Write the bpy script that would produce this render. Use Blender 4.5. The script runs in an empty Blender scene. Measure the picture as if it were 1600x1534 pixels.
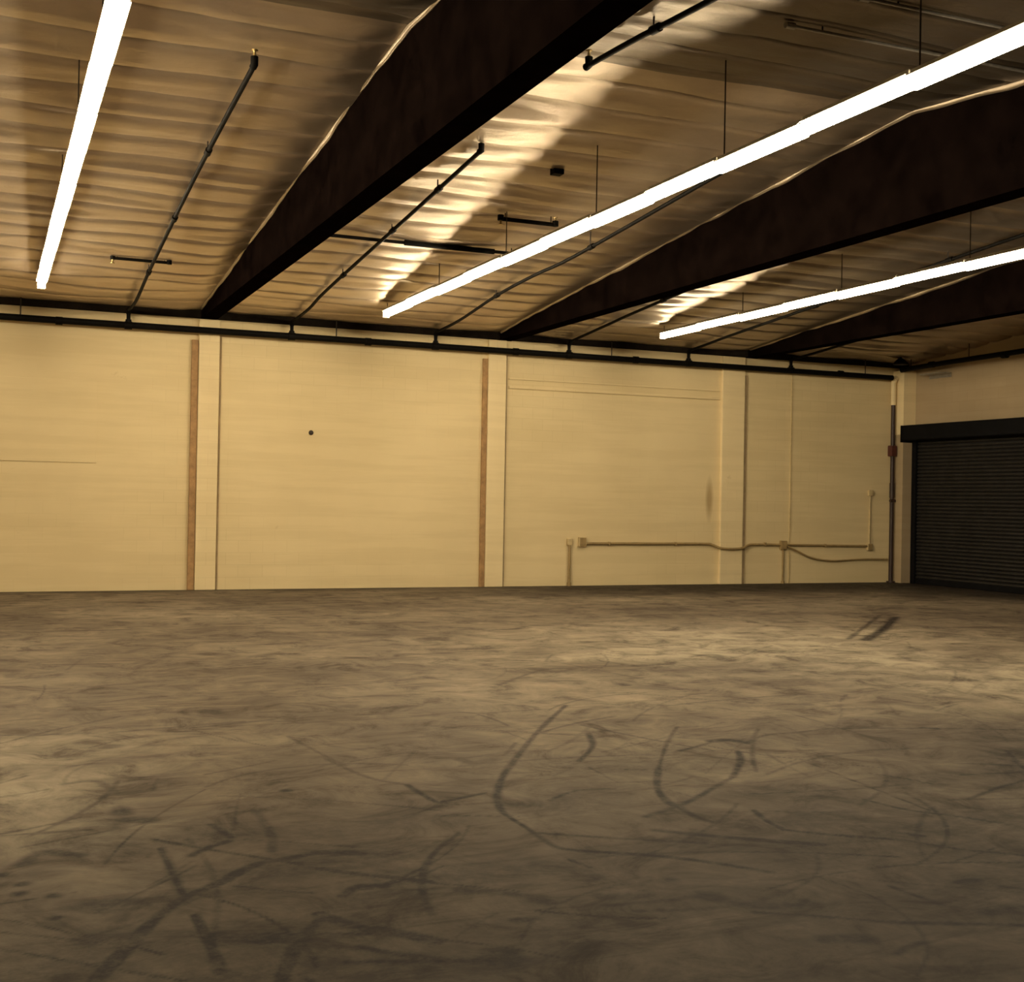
import bpy, math, random
import numpy as np
from mathutils import Vector, Matrix, noise
random.seed(7)
rng = np.random.default_rng(7)
sc = bpy.context.scene
COL = sc.collection

# ------------------------------------------------------------------ camera
W, HGT = 1600, 1534
CX, CY = 800.0, 767.0
VY = (-24.0, 765.0)          # vanishing point of the beams
VX = (5452.0, 864.5)         # vanishing point of the back wall
F = math.sqrt(-((VY[0]-CX)*(VX[0]-CX) + (VY[1]-CY)*(VX[1]-CY)))
EYE = np.array([0.0, 0.0, 1.55])
def cray(u, v): return np.array([(u-CX)/F, -(v-CY)/F, -1.0])
def unit(a): return a/np.linalg.norm(a)
ya = unit(cray(*VY)); xa = unit(cray(*VX)); za = np.cross(xa, ya)
ROT = np.stack([xa, ya, za])          # camera -> world
cam_data = bpy.data.cameras.new('camera')
cam_data.sensor_fit = 'HORIZONTAL'
cam_data.sensor_width = 36.0
cam_data.lens = F/W*36.0
cam_data.clip_end = 200
cam = bpy.data.objects.new('camera', cam_data)
COL.objects.link(cam)
M4 = Matrix([[ROT[i][j] for j in range(3)] + [EYE[i]] for i in range(3)] + [[0, 0, 0, 1]])
cam.matrix_world = M4
sc.camera = cam
def floor_at(u, v):
    r = ROT @ cray(u, v); t = -EYE[2]/r[2]
    return (EYE + r*t)[:2]

# ------------------------------------------------------------------ place
YW = 20.57                   # back wall face
XR = 17.38                   # right wall face
XL = -7.2                    # left wall face (outside the picture)
YF = -1.3                    # wall behind the viewer
RIDGE_Y, RIDGE_Z, SLOPE = 9.8, 5.46, 0.0865
def roof_z(y): return RIDGE_Z - SLOPE*abs(y-RIDGE_Y)
BEAM_Z = 4.36
BEAMS = [(3.15, 3.40), (8.33, 8.58), (13.50, 13.75)]

# ------------------------------------------------------------------ helpers
def thing(name, label, cat, loc=(0, 0, 0), group=None):
    o = bpy.data.objects.new(name, None)
    o.empty_display_size = 0.2
    COL.objects.link(o); o.location = loc
    o['label'] = label; o['category'] = cat
    if group: o['group'] = group
    return o
def tag(o, label, cat, group=None):
    o['label'] = label; o['category'] = cat
    if group: o['group'] = group
    return o

class MB:
    def __init__(s): s.v = []; s.f = []; s.sm = []
    def add(s, vs, fs, smooth=False):
        n = len(s.v); s.v += [tuple(map(float, p)) for p in vs]
        for f in fs: s.f.append(tuple(i+n for i in f)); s.sm.append(smooth)
    def box(s, x0, x1, y0, y1, z0, z1, ch=0.0):
        if ch <= 0:
            vs = [(x, y, z) for z in (z0, z1) for y in (y0, y1) for x in (x0, x1)]
            s.add(vs, [(0, 2, 3, 1), (4, 5, 7, 6), (0, 1, 5, 4), (2, 6, 7, 3), (0, 4, 6, 2), (1, 3, 7, 5)])
        else:
            import bmesh
            bm = bmesh.new(); bmesh.ops.create_cube(bm, size=1)
            for w in bm.verts:
                w.co = Vector(((x0+x1)/2 + w.co.x*(x1-x0), (y0+y1)/2 + w.co.y*(y1-y0), (z0+z1)/2 + w.co.z*(z1-z0)))
            bmesh.ops.bevel(bm, geom=bm.edges[:], offset=ch, segments=2, affect='EDGES', profile=0.6)
            bm.verts.index_update()
            s.add([w.co for w in bm.verts], [[w.index for w in f.verts] for f in bm.faces])
            bm.free()
    def tube(s, pts, r, n=12, cap=True):
        pts = [Vector(p) for p in pts]
        if not isinstance(r, (list, tuple)): r = [r]*len(pts)
        t0 = (pts[1]-pts[0]).normalized()
        up = Vector((0, 0, 1)) if abs(t0.z) < 0.9 else Vector((1, 0, 0))
        nrm = t0.cross(up).normalized()
        vs = []; prev = t0
        for i, p in enumerate(pts):
            if i == 0: t = t0
            elif i == len(pts)-1: t = (pts[i]-pts[i-1]).normalized()
            else: t = ((pts[i]-pts[i-1]).normalized() + (pts[i+1]-pts[i]).normalized()).normalized()
            q = prev.rotation_difference(t); nrm = (q @ nrm).normalized(); prev = t
            b = t.cross(nrm)
            for k in range(n):
                a = 2*math.pi*k/n
                vs.append(p + (nrm*math.cos(a) + b*math.sin(a))*r[i])
        fs = [(i*n+k, i*n+(k+1) % n, (i+1)*n+(k+1) % n, (i+1)*n+k) for i in range(len(pts)-1) for k in range(n)]
        s.add(vs, fs, True)
        if cap:
            m = len(pts)-1
            s.add([vs[k] for k in range(n)], [tuple(range(n-1, -1, -1))])
            s.add([vs[m*n+k] for k in range(n)], [tuple(range(n))])
    def build(s, name, mat, parent=None):
        me = bpy.data.meshes.new(name)
        off = Vector((0, 0, 0))
        if parent is not None: off = parent_world(parent)
        me.from_pydata([tuple(Vector(p)-off) for p in s.v], [], s.f); me.validate()
        if len(me.polygons) == len(s.sm): me.polygons.foreach_set('use_smooth', s.sm)
        me.materials.append(mat); me.update()
        o = bpy.data.objects.new(name, me); COL.objects.link(o)
        if parent is not None: o.parent = parent
        return o
def parent_world(p):
    w = Vector(p.location)
    while p.parent is not None: p = p.parent; w = w + Vector(p.location)
    return w
def struct(mb, name, mat, label):
    o = mb.build(name, mat); o['kind'] = 'structure'; o['label'] = label; o['category'] = name.split('_')[0]
    return o
def smooth_path(pts, k=6):
    pts = [Vector(p) for p in pts]; out = []
    for i in range(len(pts)-1):
        p0 = pts[max(i-1, 0)]; p1 = pts[i]; p2 = pts[i+1]; p3 = pts[min(i+2, len(pts)-1)]
        for j in range(k):
            t = j/k
            out.append(0.5*((2*p1) + (p2-p0)*t + (2*p0-5*p1+4*p2-p3)*t*t + (3*p1-p0-3*p2+p3)*t**3))
    out.append(pts[-1]); return out

# ------------------------------------------------------------------ materials
def new_mat(name):
    m = bpy.data.materials.new(name); m.use_nodes = True
    nt = m.node_tree; return m, nt, nt.nodes['Principled BSDF']
def nd(nt, t, **kw):
    n = nt.nodes.new(t)
    for k, v in kw.items(): setattr(n, k, v)
    return n
def ramp(nt, src, stops):
    r = nd(nt, 'ShaderNodeValToRGB')
    el = r.color_ramp.elements
    while len(el) < len(stops): el.new(0.5)
    for e, (p, c) in zip(el, stops): e.position = p; e.color = (*c, 1) if len(c) == 3 else c
    nt.links.new(src, r.inputs['Fac']); return r
def objco(nt, scale=(1, 1, 1)):
    t = nd(nt, 'ShaderNodeTexCoord'); mp = nd(nt, 'ShaderNodeMapping'); mp.inputs['Scale'].default_value = scale
    nt.links.new(t.outputs['Object'], mp.inputs['Vector']); return mp.outputs['Vector']
def noise_tex(nt, vec, scale, detail=4, rough=0.6, dist=0.0):
    n = nd(nt, 'ShaderNodeTexNoise'); nt.links.new(vec, n.inputs['Vector'])
    n.inputs['Scale'].default_value = scale; n.inputs['Detail'].default_value = detail
    n.inputs['Roughness'].default_value = rough; n.inputs['Distortion'].default_value = dist
    return n.outputs['Fac']
def mixc(nt, fac, a, b, mode='MIX'):
    m = nd(nt, 'ShaderNodeMix', data_type='RGBA', blend_type=mode)
    for s, v in ((m.inputs[0], fac), (m.inputs[6], a), (m.inputs[7], b)):
        if hasattr(v, 'is_linked') or hasattr(v, 'links'): nt.links.new(v, s)
        else: s.default_value = v if not isinstance(v, tuple) else (*v, 1)[:4]
    return m.outputs[2]
def simple(name, col, rough=0.6, metal=0.0, var=0.25, scale=6.0, bump=0.0, spec=0.5):
    m, nt, b = new_mat(name)
    v = objco(nt); f = noise_tex(nt, v, scale, 5, 0.65)
    lo = tuple(c*(1-var) for c in col); hi = tuple(min(1, c*(1+var)) for c in col)
    r = ramp(nt, f, [(0.3, lo), (0.7, hi)])
    nt.links.new(r.outputs['Color'], b.inputs['Base Color'])
    b.inputs['Roughness'].default_value = rough; b.inputs['Metallic'].default_value = metal; b.inputs['Specular IOR Level'].default_value = spec
    if bump:
        bp = nd(nt, 'ShaderNodeBump'); bp.inputs['Strength'].default_value = bump; bp.inputs['Distance'].default_value = 0.01
        nt.links.new(f, bp.inputs['Height']); nt.links.new(bp.outputs['Normal'], b.inputs['Normal'])
    return m

def wall_material(name, c1, c2, blocks=True):
    m, nt, b = new_mat(name)
    g = nd(nt, 'ShaderNodeNewGeometry')
    sep = nd(nt, 'ShaderNodeSeparateXYZ'); nt.links.new(g.outputs['Position'], sep.inputs[0])
    add = nd(nt, 'ShaderNodeMath', operation='ADD'); nt.links.new(sep.outputs['X'], add.inputs[0]); nt.links.new(sep.outputs['Y'], add.inputs[1])
    cmb = nd(nt, 'ShaderNodeCombineXYZ'); nt.links.new(add.outputs[0], cmb.inputs['X']); nt.links.new(sep.outputs['Z'], cmb.inputs['Y'])
    f1 = noise_tex(nt, cmb.outputs[0], 0.45, 4, 0.55)
    base = ramp(nt, f1, [(0.3, c1), (0.7, c2)]).outputs['Color']
    # long faint horizontal drips and dusty courses in the paint
    mp = nd(nt, 'ShaderNodeMapping'); mp.inputs['Scale'].default_value = (0.35, 5.0, 1); nt.links.new(cmb.outputs[0], mp.inputs['Vector'])
    f2 = noise_tex(nt, mp.outputs['Vector'], 1.0, 4, 0.6)
    st = ramp(nt, f2, [(0.42, (0.86, 0.84, 0.80)), (0.56, (1, 1, 1))]).outputs['Color']
    base = mixc(nt, 0.35, base, st, 'MULTIPLY')
    f3 = noise_tex(nt, cmb.outputs[0], 1.3, 6, 0.72)
    sp = ramp(nt, f3, [(0.24, (0.62, 0.55, 0.47)), (0.33, (1, 1, 1))]).outputs['Color']
    base = mixc(nt, 0.6, base, sp, 'MULTIPLY')
    bk = nd(nt, 'ShaderNodeTexBrick'); nt.links.new(cmb.outputs[0], bk.inputs['Vector'])
    bk.inputs['Scale'].default_value = 1.0; bk.inputs['Brick Width'].default_value = 0.40; bk.inputs['Row Height'].default_value = 0.20
    bk.inputs['Mortar Size'].default_value = 0.006; bk.inputs['Mortar Smooth'].default_value = 0.6
    bk.inputs['Color1'].default_value = (1, 1, 1, 1); bk.inputs['Color2'].default_value = (0.97, 0.97, 0.96, 1); bk.inputs['Mortar'].default_value = (0.90, 0.89, 0.87, 1)
    fade = ramp(nt, noise_tex(nt, cmb.outputs[0], 0.35, 2, 0.5), [(0.45, (0, 0, 0)), (0.65, (1, 1, 1))]).outputs['Color']
    mm = nd(nt, 'ShaderNodeMix', data_type='RGBA', blend_type='MULTIPLY'); nt.links.new(fade, mm.inputs[0]); nt.links.new(base, mm.inputs[6]); nt.links.new(bk.outputs['Color'], mm.inputs[7])
    vm = nd(nt, 'ShaderNodeVectorMath', operation='SUBTRACT'); nt.links.new(g.outputs['Position'], vm.inputs[0]); vm.inputs[1].default_value = (12.74, YW, 1.62)
    vs2 = nd(nt, 'ShaderNodeVectorMath', operation='DIVIDE'); nt.links.new(vm.outputs[0], vs2.inputs[0]); vs2.inputs[1].default_value = (0.10, 1.0, 0.48)
    vl = nd(nt, 'ShaderNodeVectorMath', operation='LENGTH'); nt.links.new(vs2.outputs[0], vl.inputs[0])
    smear = ramp(nt, vl.outputs['Value'], [(0.35, (0.55, 0.48, 0.40)), (1.0, (1, 1, 1))]).outputs['Color']
    fin = mixc(nt, 0.8, mm.outputs[2], smear, 'MULTIPLY')
    nt.links.new(fin, b.inputs['Base Color'])
    b.inputs['Roughness'].default_value = 0.7
    b.inputs['Specular IOR Level'].default_value = 0.25
    bp = nd(nt, 'ShaderNodeBump'); bp.inputs['Strength'].default_value = 0.25; bp.inputs['Distance'].default_value = 0.01
    nt.links.new(f3, bp.inputs['Height']); nt.links.new(bp.outputs['Normal'], b.inputs['Normal'])
    return m

M = {}
M['wall'] = wall_material('cream_block_paint', (0.69, 0.565, 0.33), (0.77, 0.635, 0.375))
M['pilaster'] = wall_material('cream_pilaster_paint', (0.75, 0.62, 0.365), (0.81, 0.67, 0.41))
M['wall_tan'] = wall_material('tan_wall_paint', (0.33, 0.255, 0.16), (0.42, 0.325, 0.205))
M['rust'] = simple('rust_brown_steel', (0.34, 0.20, 0.085), 0.75, 0, 0.3, 8)
M['seam'] = simple('grey_brown_sealant', (0.33, 0.24, 0.13), 0.8, 0, 0.25, 5)
M['beam'] = simple('black_brown_stained_timber', (0.0052, 0.0031, 0.0026), 0.85, 0, 0.5, 3, 0.2, 0.0)
M['black_pipe'] = simple('black_steel_pipe', (0.004, 0.0035, 0.003), 0.6, 0.0, 0.4, 9, 0, 0.08)
M['ledger'] = simple('dark_timber_ledger', (0.018, 0.014, 0.011), 0.85, 0, 0.4, 5, 0, 0.0)
M['brass'] = simple('brass_fitting', (0.55, 0.42, 0.2), 0.35, 0.9, 0.2, 20)
M['galv'] = simple('galvanised_steel', (0.42, 0.40, 0.36), 0.4, 0.7, 0.2, 14)
M['conduit'] = simple('painted_conduit', (0.30, 0.21, 0.09), 0.6, 0, 0.2, 9)
M['conduit_pale'] = simple('cream_painted_conduit', (0.55, 0.43, 0.23), 0.6, 0, 0.15, 9)
M['red'] = simple('dark_red_enamel', (0.075, 0.018, 0.012), 0.5, 0, 0.3, 9)
M['riser'] = simple('dark_red_brown_pipe', (0.026, 0.011, 0.008), 0.5, 0, 0.3, 9)
M['shutter'] = simple('charcoal_shutter_steel', (0.020, 0.018, 0.017), 0.5, 0.3, 0.3, 4)
M['shutter_dark'] = simple('black_shutter_hood', (0.004, 0.004, 0.005), 0.7, 0.0, 0.3, 4, 0, 0.1)
M['housing'] = simple('white_enamel_housing', (0.55, 0.52, 0.46), 0.45, 0, 0.08, 12)
M['wire'] = simple('steel_wire', (0.05, 0.04, 0.035), 0.5, 0.6, 0.2, 20)
M['stain'] = simple('dark_brown_plug', (0.03, 0.02, 0.012), 0.8, 0, 0.3, 30)  # own dark brown of the wall plug

LIGHT = 37.5
lm, nt, b = new_mat('lit_diffuser')
b.inputs['Base Color'].default_value = (0.9, 0.88, 0.8, 1)
b.inputs['Emission Color'].default_value = (1.0, 0.83, 0.56, 1)
b.inputs['Emission Strength'].default_value = LIGHT
M['lens'] = lm
lm2 = lm.copy(); M['lens_weak'] = lm2
lm2.node_tree.nodes['Principled BSDF'].inputs['Emission Strength'].default_value = LIGHT*0.75
lm3 = lm.copy(); M['lens_strong'] = lm3
lm3.node_tree.nodes['Principled BSDF'].inputs['Emission Strength'].default_value = LIGHT*1.6

# foil-faced roof insulation: crumpled, half-matt metal film; darker copies paint shade into the ceiling
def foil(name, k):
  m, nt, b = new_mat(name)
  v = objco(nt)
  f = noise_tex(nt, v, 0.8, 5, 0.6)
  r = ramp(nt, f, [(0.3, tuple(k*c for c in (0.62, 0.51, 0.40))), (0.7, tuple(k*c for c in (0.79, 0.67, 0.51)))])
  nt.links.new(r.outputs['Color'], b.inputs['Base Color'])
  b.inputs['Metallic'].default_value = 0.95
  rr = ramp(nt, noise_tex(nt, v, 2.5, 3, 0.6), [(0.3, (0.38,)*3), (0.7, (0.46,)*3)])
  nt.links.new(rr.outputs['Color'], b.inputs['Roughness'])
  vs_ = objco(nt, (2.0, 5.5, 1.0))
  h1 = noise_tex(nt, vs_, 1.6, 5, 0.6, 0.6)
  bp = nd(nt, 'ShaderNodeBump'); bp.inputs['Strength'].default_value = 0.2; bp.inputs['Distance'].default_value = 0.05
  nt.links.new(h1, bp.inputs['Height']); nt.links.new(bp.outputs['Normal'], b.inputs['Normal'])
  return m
M['foil'] = foil('foil_facing', 0.93); M['foil_shade'] = foil('shade_toned_foil', 0.62); M['foil_deep_shade'] = foil('deep_shade_toned_foil', 0.36)

# worn concrete slab: mottling in the shader, tyre marks, stains and painted shade from the 'wear' attribute
m, nt, b = new_mat('worn_concrete')
v = objco(nt)
f1 = noise_tex(nt, v, 0.35, 5, 0.6, 0.3)
base = ramp(nt, f1, [(0.30, (0.075, 0.058, 0.044)), (0.5, (0.122, 0.098, 0.072)), (0.70, (0.20, 0.166, 0.120))]).outputs['Color']
f2 = noise_tex(nt, v, 2.2, 7, 0.72, 0.8)
s2 = ramp(nt, f2, [(0.34, (0.28, 0.25, 0.25)), (0.47, (0.90, 0.90, 0.90)), (0.66, (1.4, 1.36, 1.27))]).outputs['Color']
base = mixc(nt, 0.75, base, s2, 'MULTIPLY')
f4 = noise_tex(nt, objco(nt, (0.35, 1.6, 1)), 2.4, 6, 0.7, 1.2)
s4 = ramp(nt, f4, [(0.36, (0.5, 0.46, 0.44)), (0.48, (1, 1, 1))]).outputs['Color']
base = mixc(nt, 0.7, base, s4, 'MULTIPLY')
ad = nd(nt, 'ShaderNodeAttribute'); ad.attribute_name = 'light_patch'  # pale mask, pools of light mixed into the slab colour
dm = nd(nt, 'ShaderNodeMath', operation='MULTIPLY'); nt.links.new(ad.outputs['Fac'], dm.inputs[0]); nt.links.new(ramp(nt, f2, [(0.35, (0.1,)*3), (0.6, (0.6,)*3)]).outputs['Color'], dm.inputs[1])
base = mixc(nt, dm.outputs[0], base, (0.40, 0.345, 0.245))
at = nd(nt, 'ShaderNodeAttribute'); at.attribute_name = 'wear_shade'
fine = noise_tex(nt, v, 9.0, 4, 0.75)
brk = ramp(nt, fine, [(0.30, (0.50,)*3), (0.58, (1,)*3)]).outputs['Color']
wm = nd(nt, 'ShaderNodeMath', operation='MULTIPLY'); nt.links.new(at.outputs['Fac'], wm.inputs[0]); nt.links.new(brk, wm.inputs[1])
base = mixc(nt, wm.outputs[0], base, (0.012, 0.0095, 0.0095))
nt.links.new(base, b.inputs['Base Color'])
rg = ramp(nt, f2, [(0.3, (0.70,)*3), (0.7, (0.55,)*3)])
nt.links.new(rg.outputs['Color'], b.inputs['Roughness'])
b.inputs['Specular IOR Level'].default_value = 0.08
bp = nd(nt, 'ShaderNodeBump'); bp.inputs['Strength'].default_value = 0.15; bp.inputs['Distance'].default_value = 0.01
nt.links.new(f2, bp.inputs['Height']); nt.links.new(bp.outputs['Normal'], b.inputs['Normal'])
M['floor'] = m

# ------------------------------------------------------------------ floor with its marks
STROKES = [  # (half width m, strength, pixels)
 (0.030, .85, [(150,1534),(161,1520),(240,1437)]),
 (0.034, .60, [(240,1437),(289,1402),(343,1379),(396,1352),(454,1340),(516,1330),(560,1334)]),
 (0.024, .60, [(252,1325),(268,1360),(285,1396)]),
 (0.022, .90, [(304,1430),(326,1470),(345,1518)]),
 (0.020, .55, [(240,1311),(314,1325),(372,1334),(470,1350)]),
 (0.030, .65, [(300,1336),(330,1322),(358,1314)]),
 (0.030, .45, [(330,1288),(362,1308)]),
 (0.030, .40, [(400,1267),(422,1300),(425,1330)]),
 (0.060, .55, [(37,1350),(70,1332),(124,1336)]),
 (0.028, .70, [(884,1102),(843,1140),(806,1185),(785,1214),(777,1243),(785,1268),(818,1290)]),
 (0.022, .60, [(818,1290),(851,1313),(880,1326),(955,1332)]),
 (0.026, .75, [(955,1332),(1037,1338),(1116,1348),(1207,1363)]),
 (0.026, .75, [(919,1146),(926,1160),(922,1172),(905,1189)]),
 (0.020, .55, [(1058,1135),(1041,1164),(1029,1202)]),
 (0.030, .80, [(1029,1202),(1027,1230),(1041,1251),(1062,1261)]),
 (0.022, .60, [(1062,1261),(1085,1275),(1112,1284)]),
 (0.030, .55, [(1062,1173),(1090,1166),(1116,1158)]),
 (0.065, .80, [(1112,1158),(1140,1156),(1165,1160)]),
 (0.022, .50, [(1165,1160),(1198,1148),(1248,1144),(1306,1138),(1455,1138),(1600,1140)]),
 (0.050, .75, [(1445,1137),(1462,1138)]),
 (0.030, .70, [(1153,1173),(1157,1189),(1145,1214)]),
 (0.024, .50, [(1145,1214),(1116,1230),(1070,1255),(1008,1276)]),
 (0.024, .65, [(1178,1266),(1198,1282),(1225,1296)]),
 (0.035, .70, [(1025,1297),(1124,1307),(1281,1319)]),
 (0.024, .55, [(1225,1296),(1289,1303),(1413,1313),(1496,1326),(1600,1336)]),
 (0.020, .40, [(1351,1249),(1413,1264),(1500,1276),(1578,1288)]),
 (0.026, .60, [(839,1301),(955,1309),(1030,1313),(1100,1317)]),
 (0.020, .70, [(1392,1441),(1500,1443),(1640,1447)]),
 (0.016, .50, [(1180,1425),(1300,1433),(1392,1441)]),
 (0.020, .38, [(1198,1210),(1256,1189),(1351,1173),(1455,1169)]),
 (0.090, .90, [(1352,1000),(1380,983),(1399,964)]),
 (0.045, .65, [(1326,998),(1350,980),(1374,961)]),
 (0.040, .60, [(1380,960),(1455,962),(1600,971)]),
 (0.020, .45, [(508,1185),(574,1214),(636,1226)]),
 (0.022, .75, [(636,1226),(678,1251),(698,1251),(756,1239)]),
 (0.020, .65, [(500,1357),(541,1363),(599,1369),(678,1379)]),
 (0.040, .80, [(500,1428),(562,1450),(603,1454),(680,1470)]),
 (0.030, .45, [(535,1400),(560,1385),(600,1384)]),
 (0.045, .55, [(339,1462),(400,1468),(471,1466)]),
 (0.030, .45, [(440,1534),(456,1490),(475,1462),(504,1432)]),
 (0.016, .50, [(890,1343),(921,1355)]),
 (0.060, .45, [(720,1186),(742,1192),(770,1186)]),
 (0.020, .40, [(790,1178),(806,1160)]),
 (0.030, .45, [(300,1137),(360,1131),(425,1124)]),
 (0.020, .40, [(450,1150),(510,1182),(540,1196)]),
 (0.030, .40, [(780,1070),(850,1046),(930,1042)]),
 (0.025, .35, [(860,1032),(960,1052),(1010,1062)]),
 (0.060, .45, [(1080,1026),(1110,1022),(1130,1026)]),
 (0.030, .55, [(1400,1300),(1440,1306)]),
 (0.022, .45, [(1390,1384),(1440,1402),(1470,1412)]),
 (0.020, .40, [(1572,1172),(1590,1190)]),
 (0.020, .50, [(1400,1490),(1425,1477),(1445,1472)]),
 (0.060, .45, [(1290,1468),(1350,1466)]),
 (0.05, .35, [(720,1390),(800,1396),(860,1410)]),
 (0.05, .35, [(940,1400),(1010,1398)]),
 (0.028, .40, [(560,1480),(700,1500),(790,1496)]),
 (0.06, .40, [(1100,1400),(1200,1416),(1260,1410)]),
 (0.05, .35, [(1540,1425),(1600,1420)]),
 (0.020, .35, [(860,1250),(900,1235),(960,1232)]),
 (0.04, .30, [(1085,1180),(1130,1184)]),
 (0.03, .35, [(100,1225),(150,1220),(182,1240)]),
]
for _ in range(170):            # fine scuffs and scratches left by tyres and pallets
    sy = random.uniform(3.9, 12.5); sx = random.uniform(-0.5, 1.0+sy*0.85)
    a0 = random.gauss(0.35, 0.7); cv = random.gauss(0, 0.45); L = random.uniform(0.25, 1.5)
    line = []
    for q in range(6):
        line.append((sx, sy)); a0 += cv*L/5; sx += math.cos(a0)*L/5; sy += math.sin(a0)*L/5
    STROKES.append((random.uniform(0.008, 0.020), random.uniform(0.2, 0.5), line))
SPOTS = [  # (pixel, radius m across, radius m deep, strength)
 ((190,1268), .05, .10, .85), ((205,1280), .10, .06, .80), ((226,1282), .06, .05, .75), ((186,1292), .05, .08, .55),
 ((35,1381), .035, .03, .95), ((31,1396), .03, .03, .95), ((2,1367), .03, .03, .9), ((84,1399), .03, .03, .7),
 ((448,1235), .03, .03, .95), ((389,1218), .03, .03, .6), ((973,1069), .06, .09, .75), ((60,1366), .09, .07, .45),
 ((85,1434), .025, .02, .6), ((185,972), .10, .18, .55), ((930,1370), .04, .04, .5), ((1045,1375), .05, .05, .7),
 ((1510,1377), .08, .03, .8), ((785,1495), .07, .08, .5), ((820,1436), .06, .03, .7), ((170,1412), .10, .08, .45),
 ((180,1470), .12, .10, .35), ((175,1166), .07, .07, .55), ((255,1222), .06, .04, .45), ((20,1055), .08, .14, .4),
 ((455,1015), .10, .16, .45), ((330,1112), .08, .10, .45), ((545,1103), .07, .06, .4), ((1260,1100), .05, .05, .5),
]
ys = [YF]
while ys[-1] < 3.2: ys.append(ys[-1]+0.5)
while ys[-1] < YW: ys.append(ys[-1] + max(0.016, 0.0032*ys[-1]))
ys[-1] = YW; ys = np.array(ys)
xs = np.concatenate([np.arange(XL, -0.6, 0.5), np.arange(-0.6, 4.5, 0.014), np.arange(4.5, 10, 0.022), np.arange(10, XR, 0.04), [XR]])
GX, GY = np.meshgrid(xs, ys)
pts = np.stack([GX.ravel(), GY.ravel()], 1)
wear_shade = np.zeros(len(pts))
wob = np.array([noise.noise(Vector((x*1.7, y*1.7, 0))) for x, y in pts[::1]])
for hw, st, px in STROKES:
    P = [Vector((*(floor_at(*q) if abs(q[1]) > 100 else q), 0)) for q in px]
    P = smooth_path(P, 5) if len(P) > 2 else P
    P = np.array([(p.x, p.y) for p in P])
    lo = P.min(0)-0.5; hi = P.max(0)+0.5
    idx = np.where((pts[:, 0] > lo[0]) & (pts[:, 0] < hi[0]) & (pts[:, 1] > lo[1]) & (pts[:, 1] < hi[1]))[0]
    q = pts[idx]; best = np.full(len(q), 9.0)
    for a, c in zip(P[:-1], P[1:]):
        ab = c-a; t = np.clip(((q-a) @ ab)/max(ab @ ab, 1e-9), 0, 1)
        best = np.minimum(best, np.linalg.norm(q-(a+t[:, None]*ab), axis=1))
    hwv = 0.72*hw*(1+0.45*wob[idx])
    val = min(1.0, st*1.25)*np.clip(1.5-best/hwv, 0, 1)
    wear_shade[idx] = np.maximum(wear_shade[idx], val)
for p, rx, ry, st in SPOTS:
    c = floor_at(*p)
    dd = np.sqrt(((pts[:, 0]-c[0])/rx)**2 + ((pts[:, 1]-c[1])/ry)**2) + 0.5*wob
    wear_shade = np.maximum(wear_shade, st*np.clip(1.5-dd, 0, 1))
# broad tyre grime plus painted foreground shade toward the viewer, smeared unevenly
wob2 = np.array([noise.noise(Vector((x*0.55+3, y*1.3, 7))) + 0.6*noise.noise(Vector((x*1.6, y*3.4, 9))) for x, y in pts])
g = np.clip((6.4+0.22*pts[:, 0]-pts[:, 1]+1.3*wob2)/2.2, 0, 1)*np.clip(0.62+0.35*wob2, 0, 1)
wear_shade = np.maximum(wear_shade, np.clip(wear_shade*0.9+0.85*g, 0, 1)*(g > 0))
light_patch = np.zeros(len(pts))  # pools of light painted into the floor as pale patches
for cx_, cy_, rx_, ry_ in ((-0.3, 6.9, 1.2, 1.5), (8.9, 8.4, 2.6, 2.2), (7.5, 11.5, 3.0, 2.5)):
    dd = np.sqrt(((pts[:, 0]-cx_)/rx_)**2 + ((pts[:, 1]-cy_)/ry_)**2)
    light_patch = np.maximum(light_patch, np.clip((1.15-dd+0.55*wob2)/0.9, 0, 1))
# painted shade and grime along the back wall foot and before the roll-up door
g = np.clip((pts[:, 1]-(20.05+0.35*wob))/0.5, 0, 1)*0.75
wear_shade = np.maximum(wear_shade, g)
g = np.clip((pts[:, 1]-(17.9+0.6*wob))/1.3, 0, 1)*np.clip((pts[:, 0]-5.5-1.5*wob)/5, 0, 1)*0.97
wear_shade = np.maximum(wear_shade, g)
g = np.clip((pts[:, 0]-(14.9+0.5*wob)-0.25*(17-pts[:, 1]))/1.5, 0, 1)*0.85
wear_shade = np.maximum(wear_shade, g)
nx, ny = len(xs), len(ys)
me = bpy.data.meshes.new('floor')
ii = np.arange(nx*ny).reshape(ny, nx)
quads = np.stack([ii[:-1, :-1], ii[:-1, 1:], ii[1:, 1:], ii[1:, :-1]], -1).reshape(-1, 4)
me.vertices.add(nx*ny); me.vertices.foreach_set('co', np.column_stack([pts, np.zeros(len(pts))]).ravel().astype(np.float32))
me.loops.add(len(quads)*4); me.loops.foreach_set('vertex_index', quads.ravel().astype(np.int32))
me.polygons.add(len(quads)); me.polygons.foreach_set('loop_start', (np.arange(len(quads))*4).astype(np.int32))
me.update(calc_edges=True)
a2 = me.attributes.new('light_patch', 'FLOAT', 'POINT'); a2.data.foreach_set('value', light_patch.astype(np.float32))
atr = me.attributes.new('wear_shade', 'FLOAT', 'POINT'); atr.data.foreach_set('value', wear_shade.astype(np.float32))
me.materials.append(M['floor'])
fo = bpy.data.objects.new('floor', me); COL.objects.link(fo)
fo['kind'] = 'structure'; fo['label'] = 'worn grey-brown concrete floor with black tyre marks'; fo['category'] = 'floor'

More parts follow.
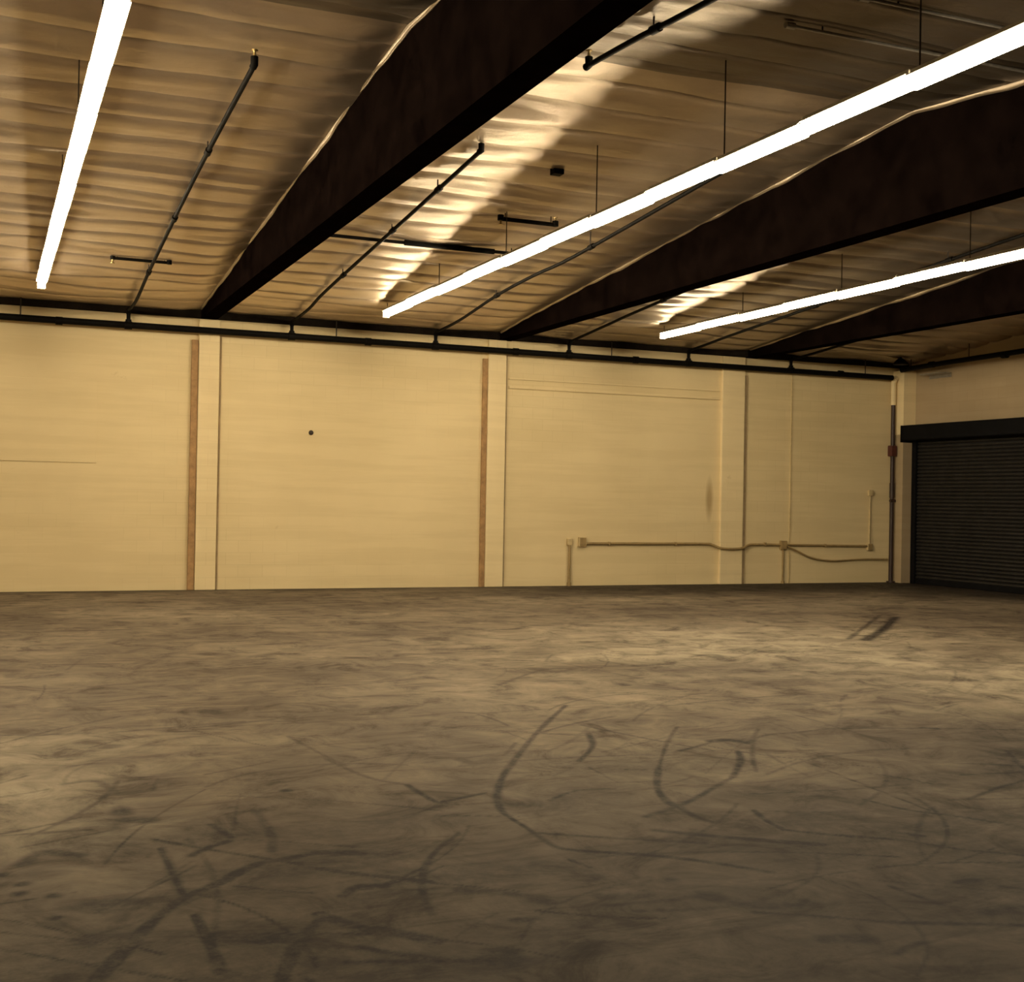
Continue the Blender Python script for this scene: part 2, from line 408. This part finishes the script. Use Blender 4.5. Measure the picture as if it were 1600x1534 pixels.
# ------------------------------------------------------------------ walls
mb = MB(); mb.box(XL, XR, YW, YW+0.2, 0, 4.56)
struct(mb, 'wall_back', M['wall'], 'long cream painted block wall facing the viewer')
mb = MB()
DY0, DY1, DZ = 15.2, 20.22, 2.95       # roll-up door opening in the right wall
mb.box(XR, XR+0.2, YF, DY0, 0, 5.36); mb.box(XR, XR+0.2, DY1, YW, 0, 4.56); mb.box(XR, XR+0.2, DY0, DY1, DZ, 4.99)
mb.v = [(x, y, min(z, roof_z(y)) if z > 3.5 else z) for x, y, z in mb.v]
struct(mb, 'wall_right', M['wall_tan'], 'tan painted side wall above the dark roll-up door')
mb = MB(); mb.box(XL-0.2, XL, YF, YW, 0, 4.46); struct(mb, 'wall_left', M['wall'], 'cream side wall beyond the left edge')
mb = MB(); mb.box(XL, XR, YF-0.2, YF, 0, 4.5); struct(mb, 'wall_front', M['ledger'], 'wall behind the viewer')

# pilasters, seams and infilled openings of the back wall
def pil(n, x0, x1, lab):
    q = MB(); q.box(x0, x1, YW-0.07, YW, 0, 4.36, 0.012); return struct(q, 'trim_%d' % n, M['pilaster'], lab)
pil(1, 3.13, 3.46, 'cream pilaster under the leftmost beam')
pil(2, 8.14, 8.48, 'cream pilaster under the middle beam')
pil(3, 12.96, 13.46, 'cream pilaster under the rightmost beam')
q = MB(); q.box(3.02, 3.125, YW-0.05, YW, 0, 4.02, 0.008); struct(q, 'trim_4', M['rust'], 'rusty brown joint strip beside the left pilaster')
q = MB(); q.box(8.045, 8.135, YW-0.05, YW, 0, 4.02, 0.008); struct(q, 'trim_5', M['rust'], 'rusty brown joint strip beside the middle pilaster')
q = MB(); q.box(13.465, 13.535, YW-0.035, YW, 0, 4.02, 0.006); struct(q, 'trim_6', M['seam'], 'grey brown joint strip right of the third pilaster')
q = MB(); q.box(8.55, 12.93, YW-0.03, YW, 3.52, 3.56, 0.005); q.box(8.55, 12.93, YW-0.02, YW, 3.68, 3.705, 0.005)
struct(q, 'trim_7', M['wall'], 'shallow lintel courses of a filled-in opening')
q = MB(); q.box(-1.6, 1.60, YW-0.015, YW, 2.0, 3.28, 0.004); struct(q, 'trim_8', M['wall'], 'filled-in opening at the left of the back wall')
q = MB(); q.box(3.475, 3.50, YW-0.02, YW, 0, 4.1); struct(q, 'trim_9', M['seam'], 'thin seam right of the left pilaster')
q = MB(); q.box(8.49, 8.515, YW-0.02, YW, 0, 4.1); struct(q, 'trim_10', M['seam'], 'thin seam right of the middle pilaster')
q = MB(); q.box(14.57, 14.595, YW-0.015, YW, 0, 4.1); struct(q, 'trim_11', M['conduit_pale'], 'thin vertical seam above the wall box')
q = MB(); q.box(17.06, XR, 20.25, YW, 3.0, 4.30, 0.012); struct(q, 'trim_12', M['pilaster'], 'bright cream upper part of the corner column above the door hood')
q = MB(); q.box(17.06, XR, 20.25, YW, 0, 3.0, 0.012); struct(q, 'trim_14', M['wall_tan'], 'shade-toned tan lower part of the corner column beside the roll-up door')  # tan instead of cream puts the dimness below the hood into colour
q = MB(); q.box(XL, XR, YW-0.09, YW, 4.37, 4.49, 0.006); struct(q, 'trim_13', M['ledger'], 'dark timber ledger along the top of the back wall')

# ------------------------------------------------------------------ ceiling: foil insulation sagging between joists
JS, J0 = 0.572, 10.79
def sheet(mb, x0, x1, left_beam, right_beam, ylo, yhi):
    xs = np.arange(x0, x1+0.001, (x1-x0)/max(2, round((x1-x0)/0.085)))
    yl = []
    k0 = math.ceil((YF-J0)/JS); k1 = math.floor((YW-J0)/JS)
    for k in range(k0, k1+1):
        for fr in (0, .02, .045, .08, .13, .25, .4, .5, .6, .75, .87, .92, .955, .98): yl.append(J0+(k+fr)*JS)
    yl = [y for y in yl if ylo < y < yhi]; yl = [ylo]+yl+[yhi]
    vs = []
    for y in yl:
        k = math.floor((y-J0)/JS); fr = (y-J0)/JS-k
        for x in xs:
            a = 0.035 + 0.030*noise.noise(Vector((x*0.7, k*3.1, 1.3)))
            ed = min(fr, 1-fr); kj = k if fr < 0.5 else k+1
            dep = max(0.015, 0.070 + 0.065*noise.noise(Vector((x*0.55, kj*7.7, 5.0))))
            sag = dep*(1-math.exp(-(ed/0.05)**1.3)) + a*0.28*math.sin(math.pi*fr)
            cre = 0.0
            wr = 0.006*noise.noise(Vector((x*3.1, y*6.0, 2.0))) + 0.0035*noise.noise(Vector((x*7, y*11.0, 4.0)))
            edge = 1.0
            for on, xe in ((left_beam, x0), (right_beam, x1)):
                if on: edge *= min(1.0, max(0.0, (abs(x-xe)-0.06)/0.30))**0.7
            vs.append((x, y, roof_z(y) - 0.035 - (sag-0.035)*edge + wr*edge))
    n = len(xs)
    mb.add(vs, [(j*n+i, (j+1)*n+i, (j+1)*n+i+1, j*n+i+1) for j in range(len(yl)-1) for i in range(n-1)], True)
mb = MB(); cuts = []
for args in ((XL, 3.15, False, True), (3.40, 8.33, True, True), (8.58, 13.50, True, True), (13.75, XR, True, False)):
    for ylo, yhi in ((RIDGE_Y, YW), (YF, RIDGE_Y)):
        sheet(mb, *args, ylo, yhi); cuts.append(len(mb.f))
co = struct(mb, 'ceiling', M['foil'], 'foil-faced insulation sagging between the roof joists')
co.data.materials.append(M['foil_shade']); co.data.materials.append(M['foil_deep_shade'])
slot = [0, 2, 0, 2, 1, 2, 1, 2]; mi = []  # shade painted in: darker foil on near slope and right-hand bays
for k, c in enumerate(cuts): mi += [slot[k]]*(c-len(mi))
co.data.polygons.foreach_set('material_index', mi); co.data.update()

# ------------------------------------------------------------------ beams
def beam(x0, x1, label):
    t = thing('roof_beam', label, 'beam', ((x0+x1)/2, YW, BEAM_Z), 'tapered roof beams')
    q = MB(); prof = [(YW-0.005, BEAM_Z), (YF+0.02, BEAM_Z), (YF+0.02, roof_z(YF)+0.03), (RIDGE_Y, RIDGE_Z+0.03), (YW-0.005, roof_z(YW)+0.0)]
    n = len(prof)
    q.add([(x, y, z) for x in (x0, x1) for y, z in prof], [tuple(range(n)), tuple(range(2*n-1, n-1, -1))] + [(i, n+i, n+(i+1) % n, (i+1) % n) for i in range(n)])
    q.build('timber_body', M['beam'], t)
    for side, xe, sg in (('l', x0, -1), ('r', x1, 1)):
        e = MB(); yy = np.arange(YF+0.1, YW-0.1, 0.08); vs = []
        for y in yy:
            w = 0.058+0.040*noise.noise(Vector((y*0.75, xe, 3))) + 0.026*noise.noise(Vector((y*2.3, xe, 8)))
            room = roof_z(y)-BEAM_Z-0.02
            w = min(w, room*0.8); top = roof_z(y)-0.02; b = roof_z(y)-w
            o1 = 0.012+0.006*noise.noise(Vector((y*2.0, xe, 6)))
            for dx, z in ((0.034, max(b+0.01, top-0.02)), (0.028, b+0.006), (0.022, b+0.003), (0.016, b-0.001), (0.010+o1*0.4, b-0.004), (0.005, b-0.005), (0.002, b-0.002)):
                vs.append((xe+sg*dx, y, z))
        m = len(yy)
        e.add(vs, [(j*7+i, j*7+i+1, (j+1)*7+i+1, (j+1)*7+i) for j in range(m-1) for i in range(6)], True)
        o = e.build('insulation_flap', M['foil_shade'], t); o['label'] = 'wavy foil flap stapled along the top of the beam'
    return t
beam(*BEAMS[0], 'black-brown tapered roof beam, leftmost of the three, nearest the viewer')
beam(*BEAMS[1], 'black tapered roof beam in the middle, right of the longest light strip')
beam(*BEAMS[2], 'black tapered roof beam on the right, nearest the roll-up door')

# ------------------------------------------------------------------ light strips
SEC = 1.215
def strip(x, z, y0, n, label, mat='lens'):
    t = thing('light_strip', label, 'light', (x, y0, z), 'suspended linear lights')
    for k in range(n):
        ya_, yb_ = y0-k*SEC-0.006, y0-(k+1)*SEC+0.006
        jit = 0.006*((k % 2)*2-1)
        q = MB(); q.box(x-0.076, x+0.076, yb_, ya_, z+0.052+jit, z+0.062+jit, 0.003); q.box(x-0.04, x+0.04, yb_, ya_, z+0.062+jit, z+0.10+jit, 0.006)
        if k == 0: q.box(x-0.054, x+0.054, ya_-0.003, ya_+0.004, z-0.040+jit, z+0.06+jit)
        q.build('housing', M['housing'], t)
        # lens: rounded trough below the housing
        q = MB(); prof = [(-0.045, 0.050), (-0.050, 0.02), (-0.046, -0.010), (-0.030, -0.030), (0, -0.037), (0.030, -0.030), (0.046, -0.010), (0.050, 0.02), (0.045, 0.050)]
        m = len(prof)
        q.add([(x+px_, y, z+pz+jit) for y in (yb_+0.004, ya_-0.004) for px_, pz in prof],
              [(i, (i+1) % m, m+(i+1) % m, m+i) for i in range(m)] + [tuple(range(m-1, -1, -1)), tuple(range(m, 2*m))])
        q.build('lens', M[mat], t)
        if k % 2 == 0 or k == n-1:
            yh = y0-k*SEC-0.06
            q = MB(); q.tube([(x, yh, z+0.08+jit), (x, yh, roof_z(yh)-0.02)], 0.006, 6)
            q.build('hanger_wire', M['wire'], t)
    return t
strip(0.676, 4.42, 18.70, 10, 'glowing suspended light strip over the left bay, leftmost of the three')
strip(5.77, 4.42, 18.95, 11, 'longest glowing suspended light strip, between the left and middle beams')
strip(10.77, 4.42, 19.00, 7, 'glowing suspended light strip between the middle and right beams', 'lens_weak')
strip(10.77, 4.42, 10.0, 3, 'added unseen light strip extending the right-hand run beyond the picture edge', 'lens_strong')  # extra run out of view, added to brighten the floor at right
strip(-4.4, 4.42, 12.0, 6, 'added unseen light strip in the bay beyond the left edge')  # extra strip out of view, added to brighten the left side

# ------------------------------------------------------------------ sprinkler pipes
PY, PZ = 20.38, 4.165
t = thing('sprinkler_main', 'thick black sprinkler main running along the top of the back wall', 'pipe', (0, PY, PZ))
q = MB(); q.tube([(XL+0.05, PY, PZ), (6, PY, PZ-0.004), (11, PY, PZ-0.012), (16.88, PY, PZ-0.02)], 0.052, 14); q.build('pipe_run', M['black_pipe'], t)
RIS = [2.02, 4.60, 7.10, 9.64, 12.12, 14.42]
for x in RIS:
    q = MB(); q.tube([(x-0.055, PY, PZ-0.006), (x+0.055, PY, PZ-0.006)], 0.064, 12); q.tube([(x, PY, PZ), (x, PY, PZ+0.085)], 0.045, 12); q.build('tee_fitting', M['black_pipe'], t)
for x in (1.0, 5.9, 8.6, 11.0, 15.6):
    q = MB(); q.tube([(x-0.05, PY, PZ-0.008), (x+0.05, PY, PZ-0.008)], 0.064, 14); q.build('coupling', M['black_pipe'], t)
for x in (-2.0, 0.45, 5.35, 10.5, 16.2):
    q = MB(); q.tube([(x, PY, PZ), (x, PY, roof_z(PY)-0.02)], 0.010, 8); q.build('hanger_rod', M['wire'], t)
    q = MB(); q.tube([(x, PY+0.05, PZ+0.06), (x, YW-0.08, PZ+0.2)], 0.008, 6)

def head(mb, p, up=True):
    s = 1 if up else -1
    x, y, z = p
    mb.tube([(x, y, z), (x, y, z+s*0.025), (x, y, z+s*0.05), (x, y, z+s*0.055), (x, y, z+s*0.062)], [0.016, 0.014, 0.010, 0.03, 0.028], 10)
def branch(x, pts, label, end_up=True, couplings=(), riser=True, r=0.024):
    t = thing('sprinkler_branch', label, 'pipe', (x, pts[0][0], pts[0][1]), 'sprinkler branch pipes')
    pts = [(y, min(z, roof_z(y)-0.15)) for y, z in pts]
    P = [(x, y, z) for y, z in pts]
    if riser:
        q = MB(); q.tube([(x, PY, PZ+0.088), (x, PY, pts[0][1])], 0.030, 12); q.build('riser_nipple', M['black_pipe'], t)
        q = MB(); z0 = pts[0][1]-0.01; q.tube([(x, PY, z0-0.05), (x, PY-0.01, z0+0.0), (x, PY-0.05, z0+0.012)], 0.037, 12); q.build('elbow', M['black_pipe'], t)
    q = MB(); q.tube(smooth_path(P, 5), r, 10); q.build('pipe_run', M['black_pipe'], t)
    q = MB(); e = P[-1]; q.tube([(e[0], e[1]+0.05, e[2]), (e[0], e[1], e[2]), (e[0], e[1], e[2]+0.07)], 0.033, 10); q.build('elbow', M['black_pipe'], t)
    if end_up:
        q = MB(); head(q, (e[0], e[1], e[2]+0.065)); q.build('sprinkler_head', M['brass'], t)
    def zat(y):
        for (ya, za), (yb, zb) in zip(pts[:-1], pts[1:]):
            if min(ya, yb) <= y <= max(ya, yb): return za+(zb-za)*(y-ya)/(yb-ya)
        return pts[-1][1]
    for y in couplings:
        q = MB(); q.tube([(x, y-0.06, zat(y-0.06)), (x, y+0.06, zat(y+0.06))], r+0.012, 10); q.build('coupling', M['black_pipe'], t)
        q = MB(); q.tube([(x, y+0.03, zat(y)), (x, y+0.03, roof_z(y)-0.01)], 0.008, 6); q.build('hanger_rod', M['wire'], t)
    return t
branch(RIS[0], [(PY, 4.46), (19.3, 4.40), (17.6, 4.60), (14.4, 4.90), (12.7, 5.03), (10.55, 5.16)], 'black sprinkler branch pipe in the left bay, beside the leftmost light strip', couplings=(17.8, 15.3, 12.9))
branch(RIS[1], [(PY, 4.46), (19.2, 4.46), (18.1, 4.60), (14.2, 4.91), (11.9, 5.10)], 'black sprinkler branch pipe hanging just right of the leftmost beam', couplings=(17.2, 14.9, 13.2))
branch(4.60, [(3.0, 4.70), (7.6, 5.06), (8.6, 5.145), (9.44, 5.20)], 'short black sprinkler pipe under the near roof slope by the leftmost beam', riser=False, couplings=(8.3, 5.5))
branch(RIS[2], [(PY, 4.46), (19.2, 4.46), (17.6, 4.68), (16.2, 4.72), (14.8, 4.77), (11.0, 5.06)], 'black sprinkler branch pipe just right of the longest light strip', couplings=(17.6, 14.4))
branch(RIS[3], [(PY, 4.46), (19.6, 4.47), (18.75, 4.58), (17.8, 4.65), (14, 4.9), (11.0, 5.12)], 'black sprinkler branch pipe just right of the middle beam', couplings=(17.0, 14.0))
branch(RIS[4], [(PY, 4.46), (19.6, 4.46), (18.6, 4.56), (14.0, 4.9), (11.0, 5.12)], 'black sprinkler branch pipe right of the rightmost light strip', couplings=(16.5, 13.5))
branch(RIS[5], [(PY, 4.42), (19.6, 4.42), (14.0, 4.9), (11.0, 5.12)], 'black sprinkler branch pipe in the dark bay nearest the roll-up door', couplings=(17.5, 14.5))

def arm(x0, x1, y, z, label, tip0=True, r=0.020, m='black_pipe', tm='brass'):
    t = thing('cross_pipe', label, 'pipe', ((x0+x1)/2, y, z), 'short cross pipes under the ceiling')
    q = MB(); q.tube([(x0, y, z), (x1, y, z)], r, 10); q.build('pipe_run', M[m], t)
    for k, x in enumerate((x0, x1)):
        q = MB(); q.tube([(x, y, z-0.02), (x, y, z+0.045)], r+0.014, 10); q.build('end_fitting', M[m], t)
        q = MB(); head(q, (x, y, z+0.03) if k else (x, y, z-0.01), bool(k)); q.build('sprinkler_head', M[tm], t)
        q = MB(); xx = x+(0.06 if k == 0 else -0.06); q.tube([(xx, y, z), (xx, y, roof_z(y)-0.01)], 0.007, 6); q.build('hanger_rod', M['wire'], t)
    return t
arm(1.52, 2.26, 17.55, roof_z(17.55)-0.105, 'short cross pipe with pale tip beside the leftmost light strip')
arm(5.72, 6.45, 14.1, roof_z(14.1)-0.13, 'short black cross pipe above the longest light strip', r=0.026)
arm(9.6, 10.3, 9.9, roof_z(9.9)-0.14, 'short cross pipe with two small heads in the rightmost lit bay', r=0.016)
# conduit across the second bay
t = thing('ceiling_conduit', 'black conduit crossing the ceiling between leftmost beam and longest light strip', 'conduit', (5.1, 15.5, 4.85))
cz = roof_z(15.5)-0.12
q = MB(); q.tube([(3.41, 15.5, cz), (5.0, 15.5, cz), (6.6, 15.5, cz)], 0.022, 10); q.build('conduit_run', M['black_pipe'], t)
q = MB(); q.tube([(4.95, 15.5, cz), (6.2, 15.5, cz)], 0.036, 10); q.build('sleeve', M['black_pipe'], t)
for x in (3.9, 5.6, 6.45):
    q = MB(); q.tube([(x, 15.5, cz), (x, 15.5, roof_z(15.5)-0.0)], 0.008, 6); q.build('hanger_rod', M['wire'], t)
# junction box on ceiling
t = thing('ceiling_box', 'small black junction box on the ceiling above the longest light strip', 'electrical box', (5.70, 12.45, roof_z(12.45)-0.08))
zz = roof_z(12.45)-0.08
q = MB(); q.box(5.65, 5.77, 12.40, 12.52, zz-0.04, zz+0.04, 0.008); q.build('box_body', M['black_pipe'], t)
q = MB(); q.tube([(5.71, 12.46, zz+0.03), (5.71, 12.46, zz+0.09)], 0.012, 8); q.build('stem', M['black_pipe'], t)
def pale(x0, x1, y, lab):
    z = roof_z(y)-0.10
    t = thing('galvanised_conduit', lab, 'conduit', (x0, y, z), 'pale conduits on the near roof slope')
    q = MB(); q.tube([(x0, y, z), (x1, y, z)], 0.014, 8); q.build('conduit_run', M['galv'], t)
    q = MB(); q.tube([(x0-0.04, y, z), (x0+0.04, y, z)], 0.026, 10); q.build('end_fitting', M['galv'], t)
    for x in (x0+0.3, x1-0.1):
        q = MB(); q.tube([(x, y, z), (x, y, roof_z(y)+0.0)], 0.007, 6); q.build('hanger_rod', M['wire'], t)
pale(5.60, 8.3, 8.0, 'pale conduit under the near roof slope, the one farther from the viewer')
pale(5.66, 8.3, 7.2, 'pale conduit under the near roof slope, the one nearer the viewer')

# right wall pipe and corner riser
t = thing('side_pipe', 'black pipe along the top of the tan side wall above the roll-up door', 'pipe', (17.02, 19, 4.36))
q = MB(); q.tube([(17.02, PY-0.1, 4.30), (17.02, 19, 4.335), (17.02, 17, 4.36), (17.02, 12.0, 4.40)], 0.05, 12); q.build('pipe_run', M['black_pipe'], t)
for y in (20.0, 18.4, 16.6):
    q = MB(); q.tube([(17.02, y, 4.32), (17.02, y, roof_z(y)-0.01)], 0.009, 6); q.build('hanger_rod', M['wire'], t)
for y in (19.4, 17.5):
    q = MB(); q.tube([(17.02, y-0.06, 4.332), (17.02, y+0.06, 4.334)], 0.062, 12); q.build('coupling', M['black_pipe'], t)
t = thing('corner_riser', 'dark red-brown riser pipe standing in the corner beside the roll-up door', 'pipe', (16.97, 20.46, 0))
RX, RY = 16.98, 20.46
q = MB(); q.tube([(RX, RY, 0.0), (RX, RY, 3.62)], 0.043, 12); q.build('lower_pipe', M['riser'], t)
q = MB(); q.tube([(RX, RY, 3.60), (RX, RY, 4.06), (RX, RY-0.03, 4.12), (RX, PY, 4.15)], 0.055, 12); o = q.build('upper_pipe', M['pilaster'], t); o['label'] = 'cream painted upper end of the riser'
q = MB(); q.box(RX-0.09, RX+0.05, RY-0.08, RY+0.05, 2.56, 2.78, 0.02); q.build('flow_switch', M['red'], t)
q = MB(); q.tube([(RX, RY, 1.72), (RX, RY, 2.02)], 0.052, 12); q.build('valve_body', M['riser'], t)
q = MB(); q.tube([(RX-0.07, RY-0.03, 1.66), (RX+0.05, RY-0.03, 1.66)], 0.03, 10); q.build('drain_cock', M['riser'], t)
q = MB(); q.tube([(RX, RY, 0.0), (RX, RY, 0.03)], 0.085, 14); q.build('floor_flange', M['riser'], t)
t = thing('dome_lamp', 'small dark unlit dome lamp under the ceiling near the corner', 'light', (16.85, 20.0, 4.2))
lx, ly = 16.72, 19.95; lz = roof_z(ly)-0.06
q = MB(); q.tube([(lx, ly, lz-0.16), (lx, ly, lz-0.13), (lx, ly, lz-0.07), (lx, ly, lz-0.03)], [0.15, 0.15, 0.09, 0.03], 16); q.build('lamp_shade', M['black_pipe'], t)
q = MB(); q.tube([(lx, ly, lz-0.05), (lx, ly, lz+0.0)], 0.02, 8); q.build('stem', M['black_pipe'], t)
t = thing('wall_bracket', 'pale steel bracket on the tan wall under the side pipe', 'bracket', (17.3, 19.6, 4.2))
q = MB(); q.box(17.10, XR-0.005, 19.25, 19.85, 4.165, 4.185); q.build('arm_plate', M['galv'], t)
q = MB(); q.box(XR-0.02, XR-0.002, 19.25, 19.85, 4.10, 4.185); q.build('back_plate', M['galv'], t)

# ------------------------------------------------------------------ roll-up door
d = bpy.data.objects.new('door_1', None); COL.objects.link(d); d.location = (XR, 18, 0)
d['kind'] = 'structure'; d['label'] = 'dark steel roll-up door in the tan side wall'; d['category'] = 'door'
q = MB(); pitch = 0.073; nrow = int(3.0/pitch); vs = []; k = 0
zs = []
for i in range(nrow):
    for fr, dx in ((0.0, 0.0), (0.18, 0.020), (0.42, 0.028), (0.66, 0.022), (0.86, 0.004), (0.93, -0.006)):
        zs.append((0.10+(i+fr)*pitch, dx))
for z, dx in zs:
    for y in (DY0-0.03, DY1+0.0): vs.append((XR-0.03-dx, y, z))
q.add(vs, [(2*i, 2*i+1, 2*i+3, 2*i+2) for i in range(len(zs)-1)], False)
q.build('slat_curtain', M['shutter'], d)
q = MB(); q.box(XR-0.07, XR-0.01, DY0, DY1, 0.0, 0.11, 0.008); q.build('bottom_bar', M['shutter_dark'], d)
for ya_, yb_ in ((DY1-0.10, DY1+0.02), (DY0-0.02, DY0+0.10)):
    q = MB(); q.box(XR-0.10, XR-0.002, ya_, yb_, 0, 2.95, 0.006); q.build('guide_rail', M['shutter_dark'], d)
q = MB(); q.box(17.0, XR-0.002, DY0-0.2, 20.235, 2.88, 3.18, 0.03); q.build('hood', M['shutter_dark'], d)
q = MB(); q.box(16.99, XR-0.002, 20.236, 20.249, 2.84, 3.18, 0.004); q.build('end_plate', M['shutter_dark'], d)

# ------------------------------------------------------------------ wall conduits, boxes, cable, small fittings
def wbox(name, x, z, s, lab, mat='conduit_pale'):
    t = thing(name, lab, 'electrical box', (x, YW, z))
    q = MB(); q.box(x-s, x+s, YW-0.06, YW-0.001, z-s*1.15, z+s*1.15, 0.008); q.build('box_body', M[mat], t)
    q = MB(); q.box(x-s*0.8, x+s*0.8, YW-0.068, YW-0.058, z-s*0.95, z+s*0.95, 0.003); q.build('cover_plate', M['conduit'], t)
    return t
BZ = 0.77
wbox('outlet_box', 10.05, 0.80, 0.075, 'small cream electrical box at the left end of the wall conduit')
wbox('switch_box', 14.42, 0.75, 0.075, 'small cream electrical box where the cable leaves the wall conduit', 'conduit')
wbox('corner_box', 16.50, 0.72, 0.06, 'small faint electrical box on the wall near the corner riser')
t = thing('wall_conduit', 'long thin brown conduit along the wall that dips over the third pilaster', 'conduit', (12, YW, BZ))
q = MB(); q.tube(smooth_path([(10.12, YW-0.03, BZ), (11.5, YW-0.03, BZ), (12.62, YW-0.03, BZ), (12.80, YW-0.04, BZ-0.02), (12.99, YW-0.095, BZ-0.085), (13.4, YW-0.095, BZ-0.085), (13.62, YW-0.04, BZ-0.02), (13.8, YW-0.03, BZ-0.01), (14.35, YW-0.03, BZ-0.015)], 5), 0.024, 8); q.build('conduit_run', M['conduit'], t)
for x in (10.6, 12.0, 14.0):
    q = MB(); q.box(x-0.015, x+0.015, YW-0.06, YW-0.001, BZ-0.035, BZ+0.03); q.build('strap', M['conduit'], t)
t = thing('wall_conduit', 'short brown conduit between the cable box and the corner box', 'conduit', (15.4, YW, 0.75))
q = MB(); q.tube([(14.5, YW-0.03, 0.755), (16.44, YW-0.03, 0.735)], 0.022, 8); q.build('conduit_run', M['conduit'], t)
q = MB(); q.box(15.4, 15.43, YW-0.058, YW-0.001, 0.715, 0.775); q.build('strap', M['conduit'], t)
t = thing('conduit_stub', 'short vertical conduit rising from the floor left of the wall boxes', 'conduit', (9.79, YW, 0))
q = MB(); q.tube([(9.79, YW-0.045, 0), (9.79, YW-0.045, 0.74)], 0.026, 8); q.build('conduit_run', M['conduit'], t)
q = MB(); q.box(9.745, 9.835, YW-0.075, YW-0.001, 0.74, 0.86, 0.008); q.build('cap_box', M['conduit_pale'], t)
q = MB(); q.tube([(9.79, YW-0.045, 0), (9.79, YW-0.045, 0.06)], 0.04, 8); q.build('floor_fitting', M['conduit'], t)
t = thing('conduit_drop', 'thin vertical conduit from the cable box down to the floor', 'conduit', (14.42, YW, 0))
q = MB(); q.tube([(14.42, YW-0.03, 0), (14.42, YW-0.03, 0.67)], 0.020, 8); q.build('conduit_run', M['conduit'], t)
q = MB(); q.tube([(14.42, YW-0.03, 0), (14.42, YW-0.03, 0.05)], 0.032, 8); q.build('floor_fitting', M['conduit'], t)
t = thing('conduit_rise', 'faint cream conduit rising from the corner box to a small fitting', 'conduit', (16.5, YW, 0.8))
q = MB(); q.tube([(16.5, YW-0.025, 0.78), (16.5, YW-0.025, 1.75)], 0.018, 8); q.build('conduit_run', M['conduit_pale'], t)
q = MB(); q.box(16.45, 16.56, YW-0.06, YW-0.001, 1.75, 1.87, 0.01); q.build('end_fitting', M['conduit_pale'], t)
q = MB(); q.tube(smooth_path([(14.50, YW-0.05, 0.73), (14.75, YW-0.05, 0.63), (15.1, YW-0.04, 0.50), (15.6, YW-0.03, 0.44), (16.3, YW-0.03, 0.47), (16.94, YW-0.06, 0.47)], 6), 0.018, 8)
tag(q.build('slack_cable', M['conduit']), 'slack brown cable sagging from the wall box to the corner riser', 'cable')
q = MB(); q.tube([(5.0, YW-0.001, 2.60), (5.0, YW-0.02, 2.60), (5.0, YW-0.028, 2.60)], [0.042, 0.038, 0.016], 12)
tag(q.build('anchor_plug', M['stain']), 'small round dark plug in the cream wall right of the left pilaster', 'wall fitting')

# ------------------------------------------------------------------ world and view
w = bpy.data.worlds.new('world'); sc.world = w; w.use_nodes = True
w.node_tree.nodes['Background'].inputs['Color'].default_value = (0.02, 0.018, 0.015, 1)
w.node_tree.nodes['Background'].inputs['Strength'].default_value = 0.0
sc.view_settings.view_transform = 'Standard'
sc.view_settings.look = 'None'
sc.view_settings.gamma = 1.0
sc.view_settings.exposure = 0.95
sc.cycles.use_denoising = True
sc.cycles.max_bounces = 8
sc.cycles.sample_clamp_indirect = 4.0
